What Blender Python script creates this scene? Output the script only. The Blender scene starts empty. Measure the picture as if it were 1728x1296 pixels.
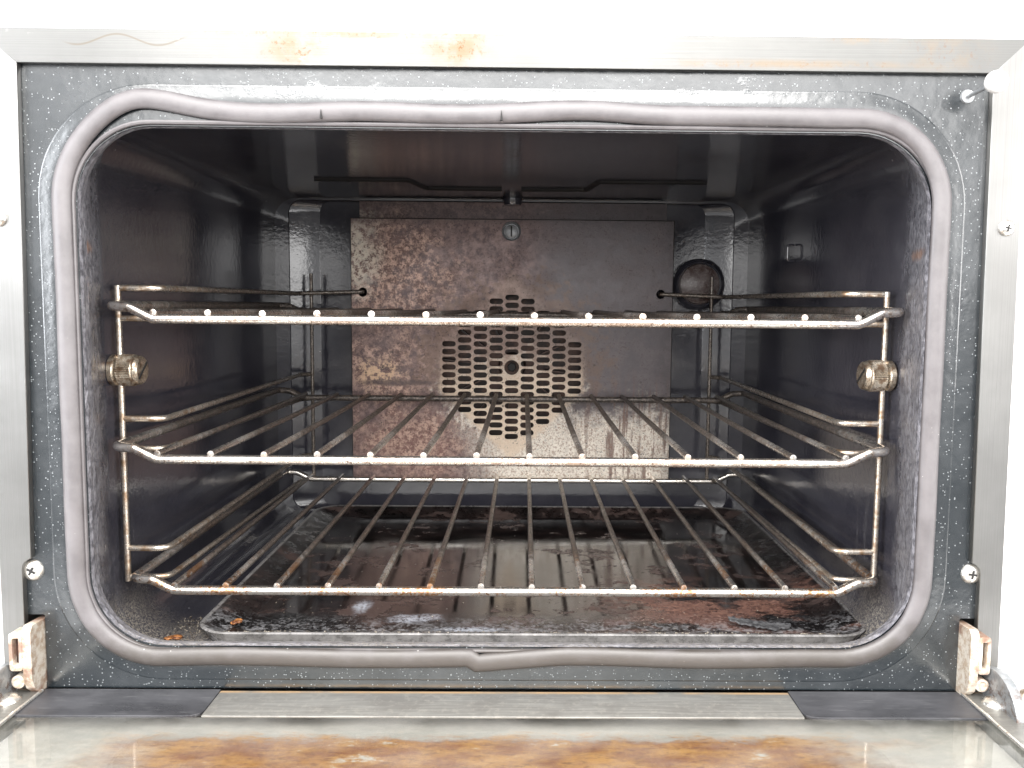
import bpy, bmesh, math, random
from mathutils import Vector, Matrix
random.seed(7)
S = bpy.context.scene
COL = S.collection

# ------------------------------------------------------------------ camera
cd = bpy.data.cameras.new('camera'); cam = bpy.data.objects.new('camera', cd); COL.objects.link(cam)
S.camera = cam
YAW, PIT, ROL, FPX = 0.01058, 0.08671, 0.0085, 1418.88
fw = Vector((math.sin(YAW)*math.cos(PIT), math.cos(YAW)*math.cos(PIT), -math.sin(PIT)))
rt = fw.cross(Vector((0, 0, 1))).normalized(); up = rt.cross(fw)
rt, up = rt*math.cos(ROL)+up*math.sin(ROL), -rt*math.sin(ROL)+up*math.cos(ROL)
m = Matrix((rt, up, -fw)).transposed().to_4x4(); m.translation = Vector((0.0112, -0.44609, 0.08087))
cam.matrix_world = m
cd.sensor_width = 36; cd.lens = 36*FPX/1728
cd.shift_x = -34.8/1728; cd.shift_y = -10.3/1728
cd.clip_start = 0.02; cd.clip_end = 50
S.render.resolution_x = 1024; S.render.resolution_y = 768

# ------------------------------------------------------------------ world: a pale room, brighter above than below
W = bpy.data.worlds.new('World'); S.world = W; W.use_nodes = True
wn = W.node_tree.nodes; wl = W.node_tree.links
bg = wn['Background']; tc = wn.new('ShaderNodeTexCoord'); sx = wn.new('ShaderNodeSeparateXYZ'); mr = wn.new('ShaderNodeMapRange'); rp = wn.new('ShaderNodeValToRGB')
wl.new(tc.outputs['Generated'], sx.inputs[0]); wl.new(sx.outputs['Z'], mr.inputs['Value'])
mr.inputs['From Min'].default_value = -1; mr.inputs['From Max'].default_value = 1
wl.new(mr.outputs[0], rp.inputs[0]); wl.new(rp.outputs[0], bg.inputs['Color'])
e = rp.color_ramp.elements
e[0].position = 0.28; e[0].color = (0.07, 0.07, 0.07, 1)
e[1].position = 0.62; e[1].color = (1.0, 1.0, 1.0, 1)
for q_, c_ in ((0.36, 0.22), (0.45, 0.62), (0.52, 0.86)):
    x = rp.color_ramp.elements.new(q_); x.color = (c_, c_, c_*1.01, 1)
bg.inputs['Strength'].default_value = 0.8

def area(name, loc, aim, sx_, sy_, watts, col=(1, 1, 1)):
    l = bpy.data.lights.new(name, 'AREA'); l.shape = 'RECTANGLE'; l.size = sx_; l.size_y = sy_; l.energy = watts; l.color = col
    o = bpy.data.objects.new(name, l); COL.objects.link(o); o.location = loc
    o.rotation_euler = (Vector(aim)-Vector(loc)).to_track_quat('-Z', 'Y').to_euler()
    return o
area('key_softbox', (-0.10, -1.28, 1.02), (0.0, 0.12, -0.02), 1.5, 0.70, 25, (1, 0.985, 0.96))
area('front_softbox', (0.05, -1.45, 0.36), (0.0, 0.1, 0.04), 1.7, 0.60, 6.5, (1, 0.985, 0.97))
area('overhead_fill', (0.0, -0.75, 1.25), (0, -0.1, 0.0), 1.1, 0.8, 5, (1, 0.99, 0.97))  # added unseen fill that brightens the upturned door
area('left_fill', (-1.5, -0.95, 0.35), (0, 0, 0.05), 0.8, 0.8, 13, (0.93, 0.96, 1.0))  # added unseen fill from the left, for the right cavity wall
area('right_fill', (1.5, -0.95, 0.35), (0, 0, 0.05), 0.8, 0.8, 8, (1, 0.98, 0.96))  # added unseen fill from the right, for the left cavity wall
area('backdrop_fill', (0.2, 0.35, 1.7), (0.2, 0.4, 0), 1.6, 1.0, 2.5)  # added unseen fill that whitens the table and back wall

vs = S.view_settings
S.display_settings.display_device = 'sRGB'
vs.view_transform = 'Standard'; vs.look = 'None'; vs.exposure = 1.15; vs.gamma = 1.0; vs.use_curve_mapping = False

# ------------------------------------------------------------------ material helper
class G:
    def __init__(s, name):
        s.m = bpy.data.materials.new(name); s.m.use_nodes = True
        s.n = s.m.node_tree.nodes; s.l = s.m.node_tree.links; s.b = s.n['Principled BSDF']; s.o = s.n['Material Output']
        g = s.n.new('ShaderNodeNewGeometry'); s.pos = g.outputs['Position']
        q = s.n.new('ShaderNodeSeparateXYZ'); s.l.new(s.pos, q.inputs[0]); s.X, s.Y, s.Z = q.outputs
    def put(s, sock, v):
        if isinstance(v, bpy.types.NodeSocket): s.l.new(v, sock)
        elif isinstance(v, (tuple, list)): sock.default_value = (*v, 1) if len(v) == 3 and sock.type == 'RGBA' else v
        else: sock.default_value = v
    def set(s, **k):
        for a, v in k.items(): s.put(s.b.inputs[{'color': 'Base Color', 'rough': 'Roughness', 'metal': 'Metallic', 'spec': 'Specular IOR Level', 'ior': 'IOR', 'coat': 'Coat Weight', 'coatr': 'Coat Roughness', 'normal': 'Normal', 'aniso': 'Anisotropic', 'trans': 'Transmission Weight', 'sheen': 'Sheen Weight'}[a]], v)
        return s
    def vec(s, sc=(1, 1, 1), off=(0, 0, 0)):
        mp = s.n.new('ShaderNodeMapping'); s.l.new(s.pos, mp.inputs['Vector']); mp.inputs['Scale'].default_value = sc; mp.inputs['Location'].default_value = off
        return mp.outputs[0]
    def noise(s, scale, detail=4, rough=0.55, sc=(1, 1, 1), off=(0, 0, 0), dist=0):
        t = s.n.new('ShaderNodeTexNoise'); s.l.new(s.vec(sc, off), t.inputs['Vector'])
        t.inputs['Scale'].default_value = scale; t.inputs['Detail'].default_value = detail; t.inputs['Roughness'].default_value = rough; t.inputs['Distortion'].default_value = dist
        return t.outputs['Fac']
    def math(s, op, a, b=0.0):
        t = s.n.new('ShaderNodeMath'); t.operation = op; s.put(t.inputs[0], a); s.put(t.inputs[1], b); return t.outputs[0]
    def mul(s, *a):
        r = a[0]
        for v in a[1:]: r = s.math('MULTIPLY', r, v)
        return r
    def add(s, a, b): return s.math('ADD', a, b)
    def mx(s, *a):
        r = a[0]
        for v in a[1:]: r = s.math('MAXIMUM', r, v)
        return r
    def inv(s, a): return s.math('SUBTRACT', 1.0, a)
    def step(s, v, lo, hi, a=0.0, b=1.0):
        t = s.n.new('ShaderNodeMapRange'); t.interpolation_type = 'SMOOTHSTEP'; s.put(t.inputs['Value'], v)
        t.inputs['From Min'].default_value = lo; t.inputs['From Max'].default_value = hi; t.inputs['To Min'].default_value = a; t.inputs['To Max'].default_value = b
        return t.outputs[0]
    def down(s, v, lo, hi): return s.step(v, lo, hi, 1.0, 0.0)
    def mix(s, f, a, b):
        t = s.n.new('ShaderNodeMix'); t.data_type = 'RGBA'; s.put(t.inputs['Factor'], f); s.put(t.inputs['A'] if 0 else t.inputs[6], a); s.put(t.inputs[7], b); return t.outputs[2]
    def blob(s, c, r, hard=0.0, wob=0.0):
        """1 at c fading to 0 at distance r (r per axis; 0 = axis ignored)"""
        acc = None
        for ax, ci, ri in zip((s.X, s.Y, s.Z), c, r):
            if not ri: continue
            d = s.math('DIVIDE', s.math('SUBTRACT', ax, ci), ri); d = s.math('MULTIPLY', d, d)
            acc = d if acc is None else s.add(acc, d)
        d = s.math('SQRT', acc)
        if wob: d = s.add(d, s.math('MULTIPLY', s.math('SUBTRACT', s.noise(wob, 5, 0.65), 0.5), 1.6))
        return s.down(d, hard, 1.0)
    def specks(s, scale, size, keep, off=(0, 0, 0)):
        t = s.n.new('ShaderNodeTexVoronoi'); s.l.new(s.vec((1, 1, 1), off), t.inputs['Vector']); t.inputs['Scale'].default_value = scale
        q = s.n.new('ShaderNodeSeparateXYZ'); s.l.new(t.outputs['Color'], q.inputs[0])
        thr = s.math('MULTIPLY', q.outputs[1], size)
        a = s.math('LESS_THAN', t.outputs['Distance'], thr); b = s.math('LESS_THAN', q.outputs[0], keep)
        return s.mul(a, b)
    def bump(s, h, strength=0.3, dist=0.001, normal=None):
        t = s.n.new('ShaderNodeBump'); t.inputs['Strength'].default_value = strength; t.inputs['Distance'].default_value = dist
        s.put(t.inputs['Height'], h)
        if normal is not None: s.l.new(normal, t.inputs['Normal'])
        return t.outputs[0]

# ------------------------------------------------------------------ geometry helpers
def root_loc(o):
    while o.parent: o = o.parent
    return o.location
def link(name, bm_or_me, mat, parent=None, smooth=True, angle=40, world=True):
    """one mesh object; coordinates are world metres, moved to the root's frame"""
    if isinstance(bm_or_me, bmesh.types.BMesh):
        me = bpy.data.meshes.new(name); bm = bm_or_me
        bmesh.ops.recalc_face_normals(bm, faces=bm.faces); bm.to_mesh(me); bm.free()
    else: me = bm_or_me; me.name = name
    if parent and world: me.transform(Matrix.Translation(-root_loc(parent)))
    me.materials.clear(); me.materials.append(mat)
    if smooth:
        me.shade_smooth(); me.set_sharp_from_angle(angle=math.radians(angle))
    o = bpy.data.objects.new(name, me); COL.objects.link(o)
    if parent: o.parent = parent
    return o
def merge(o, bm, mat):
    """add more geometry with a second material to an existing part"""
    t = bpy.data.meshes.new('t'); bmesh.ops.recalc_face_normals(bm, faces=bm.faces); bm.to_mesh(t); bm.free(); t.transform(Matrix.Translation(-root_loc(o)))
    b = bmesh.new(); b.from_mesh(o.data); k0 = len(b.faces); b.from_mesh(t); b.faces.ensure_lookup_table(); o.data.materials.append(mat)
    for f in b.faces[k0:]: f.material_index = len(o.data.materials)-1; f.smooth = False
    b.to_mesh(o.data); b.free(); bpy.data.meshes.remove(t)
def thing(name, loc, label, cat, group=None):
    o = bpy.data.objects.new(name, None); COL.objects.link(o); o.location = loc; o.empty_display_size = 0.02
    tag(o, label, cat, group); return o
def tag(o, label, cat, group=None):
    o['label'] = label; o['category'] = cat
    if group: o['group'] = group
def box(bm, x0, x1, y0, y1, z0, z1, bev=0.0, seg=2):
    r = bmesh.ops.create_cube(bm, size=1.0)
    for v in r['verts']:
        v.co = Vector(((x0+x1)/2+v.co.x*(x1-x0), (y0+y1)/2+v.co.y*(y1-y0), (z0+z1)/2+v.co.z*(z1-z0)))
    if bev:
        es = list({e for v in r['verts'] for e in v.link_edges})
        bmesh.ops.bevel(bm, geom=es, offset=bev, segments=seg, profile=0.5, affect='EDGES')
def fillet(pts, rad, n=6, closed=False):
    out = []; N = len(pts); pts = [Vector(p) for p in pts]
    for i, p in enumerate(pts):
        r = rad[i] if isinstance(rad, (list, tuple)) else rad
        if (not closed and i in (0, N-1)) or r <= 0: out.append(p); continue
        a = pts[i-1]; b = pts[(i+1) % N]
        da = (a-p); db = (b-p); la, lb = da.length, db.length; da /= la; db /= lb
        c = da.angle(db); t = min(r/math.tan(c/2), la*0.49, lb*0.49)
        p0, p1 = p+da*t, p+db*t
        for k in range(n+1):
            u = k/n; out.append((1-u)**2*p0+2*u*(1-u)*p+u*u*p1)
    return out
def tube(bm, pts, r, seg=12, closed=False, cap=True, dome=0.0):
    pts = [Vector(p) for p in pts]; N = len(pts); rings = []
    def tan(i):
        a = pts[(i-1) % N] if (closed or i > 0) else pts[i]; b = pts[(i+1) % N] if (closed or i < N-1) else pts[i]
        return (b-a).normalized()
    t = tan(0); ref = Vector((0, 0, 1)) if abs(t.z) < 0.9 else Vector((1, 0, 0))
    nrm = (ref-t*ref.dot(t)).normalized()
    for i in range(N):
        t = tan(i); nrm = (nrm-t*nrm.dot(t)).normalized(); bi = t.cross(nrm)
        rr = r(i/(N-1)) if callable(r) else r
        rings.append([bm.verts.new(pts[i]+(nrm*math.cos(2*math.pi*k/seg)+bi*math.sin(2*math.pi*k/seg))*rr) for k in range(seg)])
    for i in range(N if closed else N-1):
        a, b = rings[i], rings[(i+1) % N]
        if closed and i == N-1:
            off = min(range(seg), key=lambda q: (a[0].co-b[q].co).length); b = b[off:]+b[:off]
        for k in range(seg): bm.faces.new((a[k], a[(k+1) % seg], b[(k+1) % seg], b[k]))
    if cap and not closed:
        for rg, s in ((rings[0], -1), (rings[-1], 1)):
            tt = tan(0 if s < 0 else N-1)
            c = bm.verts.new(sum((v.co for v in rg), Vector())/seg+tt*s*dome)
            for k in range(seg): bm.faces.new((rg[k], rg[(k+1) % seg], c))
def lathe(bm, prof, origin, axis, seg=28):
    """prof: list of (radius, height along axis)"""
    axis = Vector(axis).normalized(); a = axis.orthogonal().normalized(); b = axis.cross(a); o = Vector(origin); rings = []
    for r, h in prof:
        if r < 1e-7: rings.append([bm.verts.new(o+axis*h)])
        else: rings.append([bm.verts.new(o+axis*h+(a*math.cos(2*math.pi*k/seg)+b*math.sin(2*math.pi*k/seg))*r) for k in range(seg)])
    for p, q in zip(rings, rings[1:]):
        for k in range(seg):
            f = [p[k % len(p)], p[(k+1) % len(p)], q[(k+1) % len(q)], q[k % len(q)]]
            u = []
            for v in f:
                if v not in u: u.append(v)
            if len(u) > 2: bm.faces.new(u)
def rrect(x0, x1, z0, z1, r, n=10):
    out = []
    for cx, cz, a0 in ((x1-r, z1-r, 0), (x0+r, z1-r, 90), (x0+r, z0+r, 180), (x1-r, z0+r, 270)):
        for k in range(n+1):
            a = math.radians(a0+90*k/n); out.append((cx+r*math.cos(a), cz+r*math.sin(a)))
    return out
def plate(name, loops, depth, to_world, bevel=0.0):
    """flat plate with holes from 2-D loops (first outer, rest holes)"""
    cu = bpy.data.curves.new(name, 'CURVE'); cu.dimensions = '2D'; cu.fill_mode = 'BOTH'; cu.extrude = depth/2; cu.bevel_depth = bevel; cu.bevel_resolution = 1
    for L in loops:
        sp = cu.splines.new('POLY'); sp.points.add(len(L)-1); sp.use_cyclic_u = True
        for p, (u, v) in zip(sp.points, L): p.co = (u, v, 0, 1)
    ob = bpy.data.objects.new(name, cu); COL.objects.link(ob)
    dg = bpy.context.evaluated_depsgraph_get(); me = bpy.data.meshes.new_from_object(ob.evaluated_get(dg))
    bpy.data.objects.remove(ob); bpy.data.curves.remove(cu)
    me.transform(to_world); return me
XZ = lambda y: Matrix(((1, 0, 0, 0), (0, 0, -1, y), (0, 1, 0, 0), (0, 0, 0, 1)))   # u->x, v->z, w->-y
YZ = lambda x: Matrix(((0, 0, 1, x), (1, 0, 0, 0), (0, 1, 0, 0), (0, 0, 0, 1)))    # u->y, v->z, w->x
XY = lambda z: Matrix(((1, 0, 0, 0), (0, 1, 0, 0), (0, 0, 1, z), (0, 0, 0, 1)))

# ------------------------------------------------------------------ materials
def m_steel(name, sc, top=False):
    g = G(name)
    st = g.noise(1, 5, 0.6, sc); cl = g.noise(14, 4, 0.6); fi = g.noise(900, 2, 0.5)
    col = g.mix(g.step(cl, 0.3, 0.7), (0.20, 0.198, 0.192), (0.265, 0.263, 0.256))
    col = g.mix(g.step(st, 0.35, 0.7, 0, 0.35), col, (0.14, 0.139, 0.137))
    rough = g.step(st, 0.2, 0.8, 0.34, 0.46)
    if top:
        col = g.mix(0.6, col, (0.085, 0.085, 0.083))
        n1 = g.noise(90, 6, 0.7)
        stain = g.mx(g.mul(g.blob((-0.096, 0, 0.197), (0.022, 0, 0.010), 0.15), 0.9), g.mul(g.blob((-0.02, 0, 0.198), (0.022, 0, 0.012), 0.1), 1.0),
                     g.mul(g.blob((0.165, 0, 0.2035), (0.02, 0, 0.003), 0.0), 0.8), g.mul(g.blob((0.135, 0, 0.1925), (0.11, 0, 0.003), 0.0), 0.6), g.mul(g.blob((-0.07, 0, 0.2035), (0.09, 0, 0.003), 0.0), 0.8),
                     g.mul(g.blob((0.205, 0, 0.198), (0.03, 0, 0.012), 0.0), 0.5))
        soft = g.mul(stain, g.step(n1, 0.36, 0.62))
        col = g.mix(g.mul(soft, 0.55), col, (0.24, 0.155, 0.075))
        dots = g.mul(stain, g.step(g.noise(420, 5, 0.75), 0.55, 0.64))
        col = g.mix(g.mul(dots, 0.8), col, (0.15, 0.075, 0.032))
        # dried drip line
        dl = g.math('ABSOLUTE', g.math('SUBTRACT', g.Z, g.add(0.2000, g.mul(g.math('SINE', g.mul(g.X, 170.0)), 0.0024))))
        drip = g.mul(g.down(dl, 0.0002, 0.0006), g.blob((-0.172, 0, 0.20), (0.03, 0, 0.02), 0.75))
        col = g.mix(g.mul(drip, 0.5), col, (0.10, 0.078, 0.05))
        dk = g.specks(160, 0.12, 0.12)
        col = g.mix(g.mul(dk, 0.7), col, (0.22, 0.13, 0.08))
        lite = g.mul(g.step(g.noise(300, 4, 0.7, (0.5, 1, 1.6)), 0.62, 0.7), g.step(cl, 0.45, 0.6))
        col = g.mix(g.mul(lite, 0.35), col, (0.26, 0.257, 0.25))
        rough = g.add(rough, g.mul(soft, 0.2))
    else:
        dk = g.specks(120, 0.09, 0.10); col = g.mix(g.mul(dk, 0.6), col, (0.3, 0.2, 0.12))
    g.set(color=col, metal=0.9, rough=rough, normal=g.bump(g.add(st, g.mul(fi, 0.2)), 0.12, 0.0004), aniso=0.3)
    return g.m
M = {}
M['steel_h'] = m_steel('brushed_steel_horizontal', (9, 40, 2600), True)
M['steel_v'] = m_steel('brushed_steel_vertical', (2600, 40, 9))
M['steel_case'] = m_steel('case_steel', (6, 9, 900))

g = G('speckled_enamel')
sp = g.mx(g.mul(g.specks(480, 0.16, 0.42), 0.9), g.specks(230, 0.10, 0.15, (3, 1, 2)), g.mul(g.specks(800, 0.27, 0.48, (1, 7, 2)), 0.55))
cl = g.noise(16, 5, 0.6); dust = g.mul(g.step(g.noise(45, 6, 0.65), 0.4, 0.75), 0.5)
col = g.mix(g.step(cl, 0.3, 0.7), (0.0065, 0.0095, 0.0120), (0.0115, 0.0155, 0.0190))
film = g.mul(g.step(g.Z, -0.10, 0.15), 0.30)
col = g.mix(g.mul(dust, 0.12), col, (0.22, 0.23, 0.24))
greasy = g.mul(g.step(g.noise(55, 6, 0.7, (1, 1, 1.4)), 0.52, 0.62), g.mx(g.blob((-0.095, 0, 0.181), (0.05, 0, 0.008), 0.2), g.blob((0.10, 0, 0.183), (0.06, 0, 0.006), 0.2)))
col = g.mix(g.mul(greasy, 0.3), col, (0.35, 0.36, 0.37))
col = g.mix(g.mul(sp, 0.65), col, (0.42, 0.45, 0.46))
h = g.add(g.mul(g.noise(120, 3, 0.5), 0.8), g.add(g.mul(sp, 0.15), g.mul(g.mul(greasy, g.noise(420, 4, 0.7)), 1.2)))
g.set(color=col, rough=g.add(g.step(cl, 0.3, 0.7, 0.19, 0.30), g.mul(sp, 0.3)), ior=1.85, normal=g.bump(h, 0.25, 0.0012))
M['enamel'] = g.m

g = G('cavity_enamel')
cl = g.noise(22, 5, 0.6); fine = g.noise(330, 5, 0.72); gr = g.noise(900, 3, 0.7)
base = g.mix(g.step(cl, 0.3, 0.75), (0.030, 0.0295, 0.040), (0.050, 0.049, 0.060))
front = g.down(g.add(g.Y, g.mul(g.math('SUBTRACT', g.noise(35, 5, 0.65, (1, 1, 0.5)), 0.5), 0.07)), -0.02, 0.022)
dep_falloff = g.mul(front, g.step(g.noise(200, 6, 0.75, (1, 1, 0.6)), 0.16, 0.62))  # front deposit, with light falloff into the cavity also put into its colour
col = g.mix(g.mul(dep_falloff, 0.85), base, g.mix(g.step(fine, 0.36, 0.62), (0.10, 0.098, 0.112), (0.36, 0.355, 0.39)))
mot = g.mul(g.step(g.noise(28, 6, 0.62, (1, 0.5, 0.8)), 0.45, 0.75), g.step(fine, 0.3, 0.6, 0.5, 1.0)); col = g.mix(g.mul(mot, g.inv(dep_falloff), 0.45), col, (0.088, 0.084, 0.093))
smear = g.mul(g.step(g.noise(60, 5, 0.65, (1, 1, 0.12)), 0.56, 0.72), g.blob((0.217, 0.05, -0.06), (0, 0.05, 0.06), 0.3))
col = g.mix(g.mul(smear, 0.4), col, (0.20, 0.19, 0.19))
low = g.mul(g.down(g.add(g.Z, g.mul(g.math('SUBTRACT', cl, 0.5), 0.04)), -0.098, -0.072), g.down(g.Y, 0.02, 0.07))
crud = g.mul(low, g.step(gr, 0.44, 0.60)); col = g.mix(g.mul(crud, 0.75), col, (0.38, 0.34, 0.28))
crud2 = g.mul(low, g.step(fine, 0.58, 0.66)); col = g.mix(g.mul(crud2, 0.8), col, (0.05, 0.025, 0.015))
rust = g.mul(g.blob((-0.21, -0.02, 0.108), (0, 0.022, 0.004), 0.2, 60), 1.0)
rust = g.mx(rust, g.mul(g.blob((-0.205, -0.03, 0.09), (0, 0.012, 0.02), 0.2), g.step(fine, 0.56, 0.64)))
col = g.mix(g.mul(rust, 0.6), col, (0.34, 0.17, 0.09))
peel = g.noise(230, 4, 0.6); drip = g.mul(g.step(g.noise(260, 4, 0.65, (1, 1, 0.5), (2, 0, 0)), 0.5, 0.75), front)
ws = g.specks(150, 0.10, 0.18); col = g.mix(g.mul(ws, 0.35), col, (0.5, 0.5, 0.52))
rough = g.add(g.step(cl, 0.3, 0.7, 0.06, 0.15), g.mul(g.mx(dep_falloff, g.mul(low, 0.9), smear), 0.5))
g.set(color=col, rough=rough, ior=1.75, normal=g.bump(g.add(g.mul(peel, 0.22), g.add(g.mul(drip, 1.0), g.mul(g.mul(low, gr), 1.4))), 0.5, 0.0012))
M['cavity'] = g.m

g = G('burnt_cover_steel')
big = g.noise(13, 5, 0.6, (1, 1, 1), (1.3, 0, 0.4)); mid = g.noise(55, 6, 0.7); fine = g.noise(520, 4, 0.7); f2 = g.noise(300, 5, 0.72, (1, 1, 1), (4, 2, 1)); f3 = g.noise(170, 5, 0.7, (1, 1, 1), (8, 1, 3))
wob = g.mul(g.math('SUBTRACT', big, 0.5), 0.10); sof = g.mul(g.math('SUBTRACT', f3, 0.5), 0.045)
slate = g.mix(g.step(mid, 0.3, 0.7), (0.068, 0.057, 0.063), (0.150, 0.128, 0.132))
purple = g.mix(g.step(f3, 0.35, 0.65), (0.095, 0.060, 0.060), (0.235, 0.155, 0.140))
col = g.mix(g.step(g.add(g.X, g.add(wob, sof)), 0.0, 0.07), purple, slate)
pinkt = g.mix(g.step(f2, 0.40, 0.60), (0.15, 0.080, 0.066), (0.64, 0.43, 0.34))
left = g.mx(g.mul(g.blob((-0.115, 0, 0.105), (0.085, 0, 0.075), 0.25, 60), 1.0), g.mul(g.blob((-0.115, 0, 0.02), (0.055, 0, 0.055), 0.2, 60), 0.85))
col = g.mix(g.mul(left, g.step(g.add(g.mul(f3, 0.6), g.mul(mid, 0.5)), 0.44, 0.60)), col, pinkt)
tl = g.mul(g.blob((-0.138, 0, 0.125), (0.030, 0, 0.055), 0.1, 60), g.step(f2, 0.38, 0.56)); col = g.mix(g.mul(tl, 0.9), col, (0.66, 0.60, 0.50))
orange = g.mul(g.blob((-0.120, 0, 0.018), (0.028, 0, 0.020), 0.2, 70), g.step(f2, 0.45, 0.55)); col = g.mix(orange, col, (0.62, 0.42, 0.27))
lowl = g.mul(g.blob((-0.09, 0, -0.045), (0.07, 0, 0.045), 0.25, 60), 0.85); col = g.mix(lowl, col, g.mix(g.step(f2, 0.42, 0.6), (0.19, 0.095, 0.078), (0.54, 0.36, 0.28)))
pale = g.mix(g.step(fine, 0.38, 0.56), (0.40, 0.31, 0.25), (0.80, 0.74, 0.65))
lowr = g.mx(g.mul(g.down(g.add(g.Z, g.add(wob, sof)), -0.035, -0.005), g.step(g.add(g.X, g.add(wob, sof)), -0.06, 0.0)), g.mul(g.blob((0.0, 0, -0.005), (0.070, 0, 0.050), 0.5, 120), 0.9))
col = g.mix(lowr, col, pale)
rim = g.mul(g.down(g.add(g.math('MAXIMUM', g.math('DIVIDE', g.math('ABSOLUTE', g.math('SUBTRACT', g.X, 0.0002)), 0.064), g.math('DIVIDE', g.add(g.math('ABSOLUTE', g.math('SUBTRACT', g.X, 0.0002)), g.math('ABSOLUTE', g.math('SUBTRACT', g.Z, 0.024))), 0.084)), g.mul(g.math('SUBTRACT', f2, 0.5), 0.22)), 0.97, 1.08), g.step(f2, 0.15, 0.42))
col = g.mix(g.mul(rim, g.add(0.35, g.mul(g.down(g.Z, 0.0, 0.06), 0.45))), col, g.mix(g.step(g.Z, -0.005, 0.04), (0.66, 0.52, 0.39), (0.30, 0.205, 0.145)))
halo = g.mul(g.blob((0.0002, 0, 0.024), (0.094, 0, 0.090), 0.72, 160), g.inv(rim), g.step(g.Z, -0.02, 0.02)); col = g.mix(g.mul(halo, 0.55), col, (0.16, 0.095, 0.060))
drips = g.mul(g.step(g.noise(1, 4, 0.6, (240, 1, 22)), 0.50, 0.62), g.mul(g.step(g.X, 0.04, 0.09), g.down(g.Z, -0.02, 0.03))); col = g.mix(g.mul(drips, 0.8), col, (0.15, 0.080, 0.060))
rail_shadow = g.mul(g.blob((-0.10, 0, 0.0095), (0.06, 0, 0.0035), 0.3, 90), 0.8); col = g.mix(rail_shadow, col, (0.07, 0.045, 0.042))  # soft shadow of a rack rail painted across the cover
dk = g.mul(g.step(fine, 0.56, 0.63), g.step(mid, 0.36, 0.58)); col = g.mix(g.mul(dk, 0.8), col, (0.045, 0.028, 0.027))
dots = g.mx(g.specks(230, 0.26, 0.40), g.specks(120, 0.16, 0.30, (2, 2, 2))); col = g.mix(g.mul(dots, 0.7), col, (0.035, 0.024, 0.022))
edge = g.mx(g.step(g.add(g.X, sof), 0.128, 0.150), g.step(g.add(g.Z, g.mul(sof, 0.5)), 0.149, 0.158)); col = g.mix(g.mul(edge, 0.45), col, (0.05, 0.038, 0.040))
g.set(color=col, metal=0.2, rough=g.step(mid, 0.3, 0.7, 0.32, 0.5), normal=g.bump(g.add(fine, mid), 0.18, 0.0006))
M['cover'] = g.m

g = G('chromed_wire')
n1 = g.noise(160, 5, 0.7); n2 = g.noise(520, 4, 0.7); n3 = g.noise(38, 4, 0.6)
chrome = g.mix(g.step(n1, 0.35, 0.7), (0.84, 0.81, 0.77), (0.66, 0.60, 0.53))
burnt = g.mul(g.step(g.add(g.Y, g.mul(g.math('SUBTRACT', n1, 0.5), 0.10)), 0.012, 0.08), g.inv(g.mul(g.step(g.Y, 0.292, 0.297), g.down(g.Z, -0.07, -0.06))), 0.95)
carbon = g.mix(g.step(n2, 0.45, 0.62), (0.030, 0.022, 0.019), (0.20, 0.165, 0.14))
rust = g.mul(g.step(g.add(g.mul(n2, 0.55), g.mul(n3, 0.5)), 0.50, 0.60), g.down(g.Y, 0.2, 0.25), g.add(0.45, g.mul(g.down(g.Z, -0.06, 0.0), 0.6)))
col = g.mix(rust, chrome, (0.40, 0.22, 0.12))
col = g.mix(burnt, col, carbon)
spk = g.step(n2, 0.57, 0.64); col = g.mix(g.mul(spk, 0.65), col, (0.10, 0.06, 0.04))
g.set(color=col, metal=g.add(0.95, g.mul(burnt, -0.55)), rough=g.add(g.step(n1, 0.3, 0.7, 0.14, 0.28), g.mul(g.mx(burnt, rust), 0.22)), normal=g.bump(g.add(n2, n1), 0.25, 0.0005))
M['wire'] = g.m

g = G('rusty_wire')
n1 = g.noise(160, 5, 0.7); n2 = g.noise(700, 4, 0.7)
col = g.mix(g.step(n1, 0.42, 0.66), (0.72, 0.66, 0.58), (0.36, 0.24, 0.15))
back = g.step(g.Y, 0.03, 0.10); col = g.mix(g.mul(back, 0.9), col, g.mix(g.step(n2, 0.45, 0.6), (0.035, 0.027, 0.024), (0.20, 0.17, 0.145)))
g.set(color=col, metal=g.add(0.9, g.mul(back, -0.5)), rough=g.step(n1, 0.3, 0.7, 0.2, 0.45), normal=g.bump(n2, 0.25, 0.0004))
M['support'] = g.m

g = G('silicone_seal')
n = g.noise(70, 5, 0.65); f = g.noise(600, 4, 0.7)
col = g.mix(g.step(n, 0.3, 0.7), (0.088, 0.080, 0.083), (0.122, 0.112, 0.116))
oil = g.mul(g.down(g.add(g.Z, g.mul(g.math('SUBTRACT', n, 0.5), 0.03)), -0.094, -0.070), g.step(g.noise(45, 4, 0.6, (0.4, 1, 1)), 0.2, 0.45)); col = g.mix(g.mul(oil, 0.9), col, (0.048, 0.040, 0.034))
sp = g.specks(300, 0.14, 0.22); col = g.mix(g.mul(sp, 0.5), col, (0.5, 0.48, 0.46))
g.set(color=col, rough=g.step(n, 0.3, 0.7, 0.42, 0.54), ior=1.65, normal=g.bump(g.add(n, g.mul(f, 0.4)), 0.15, 0.0008))
M['seal'] = g.m

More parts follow.
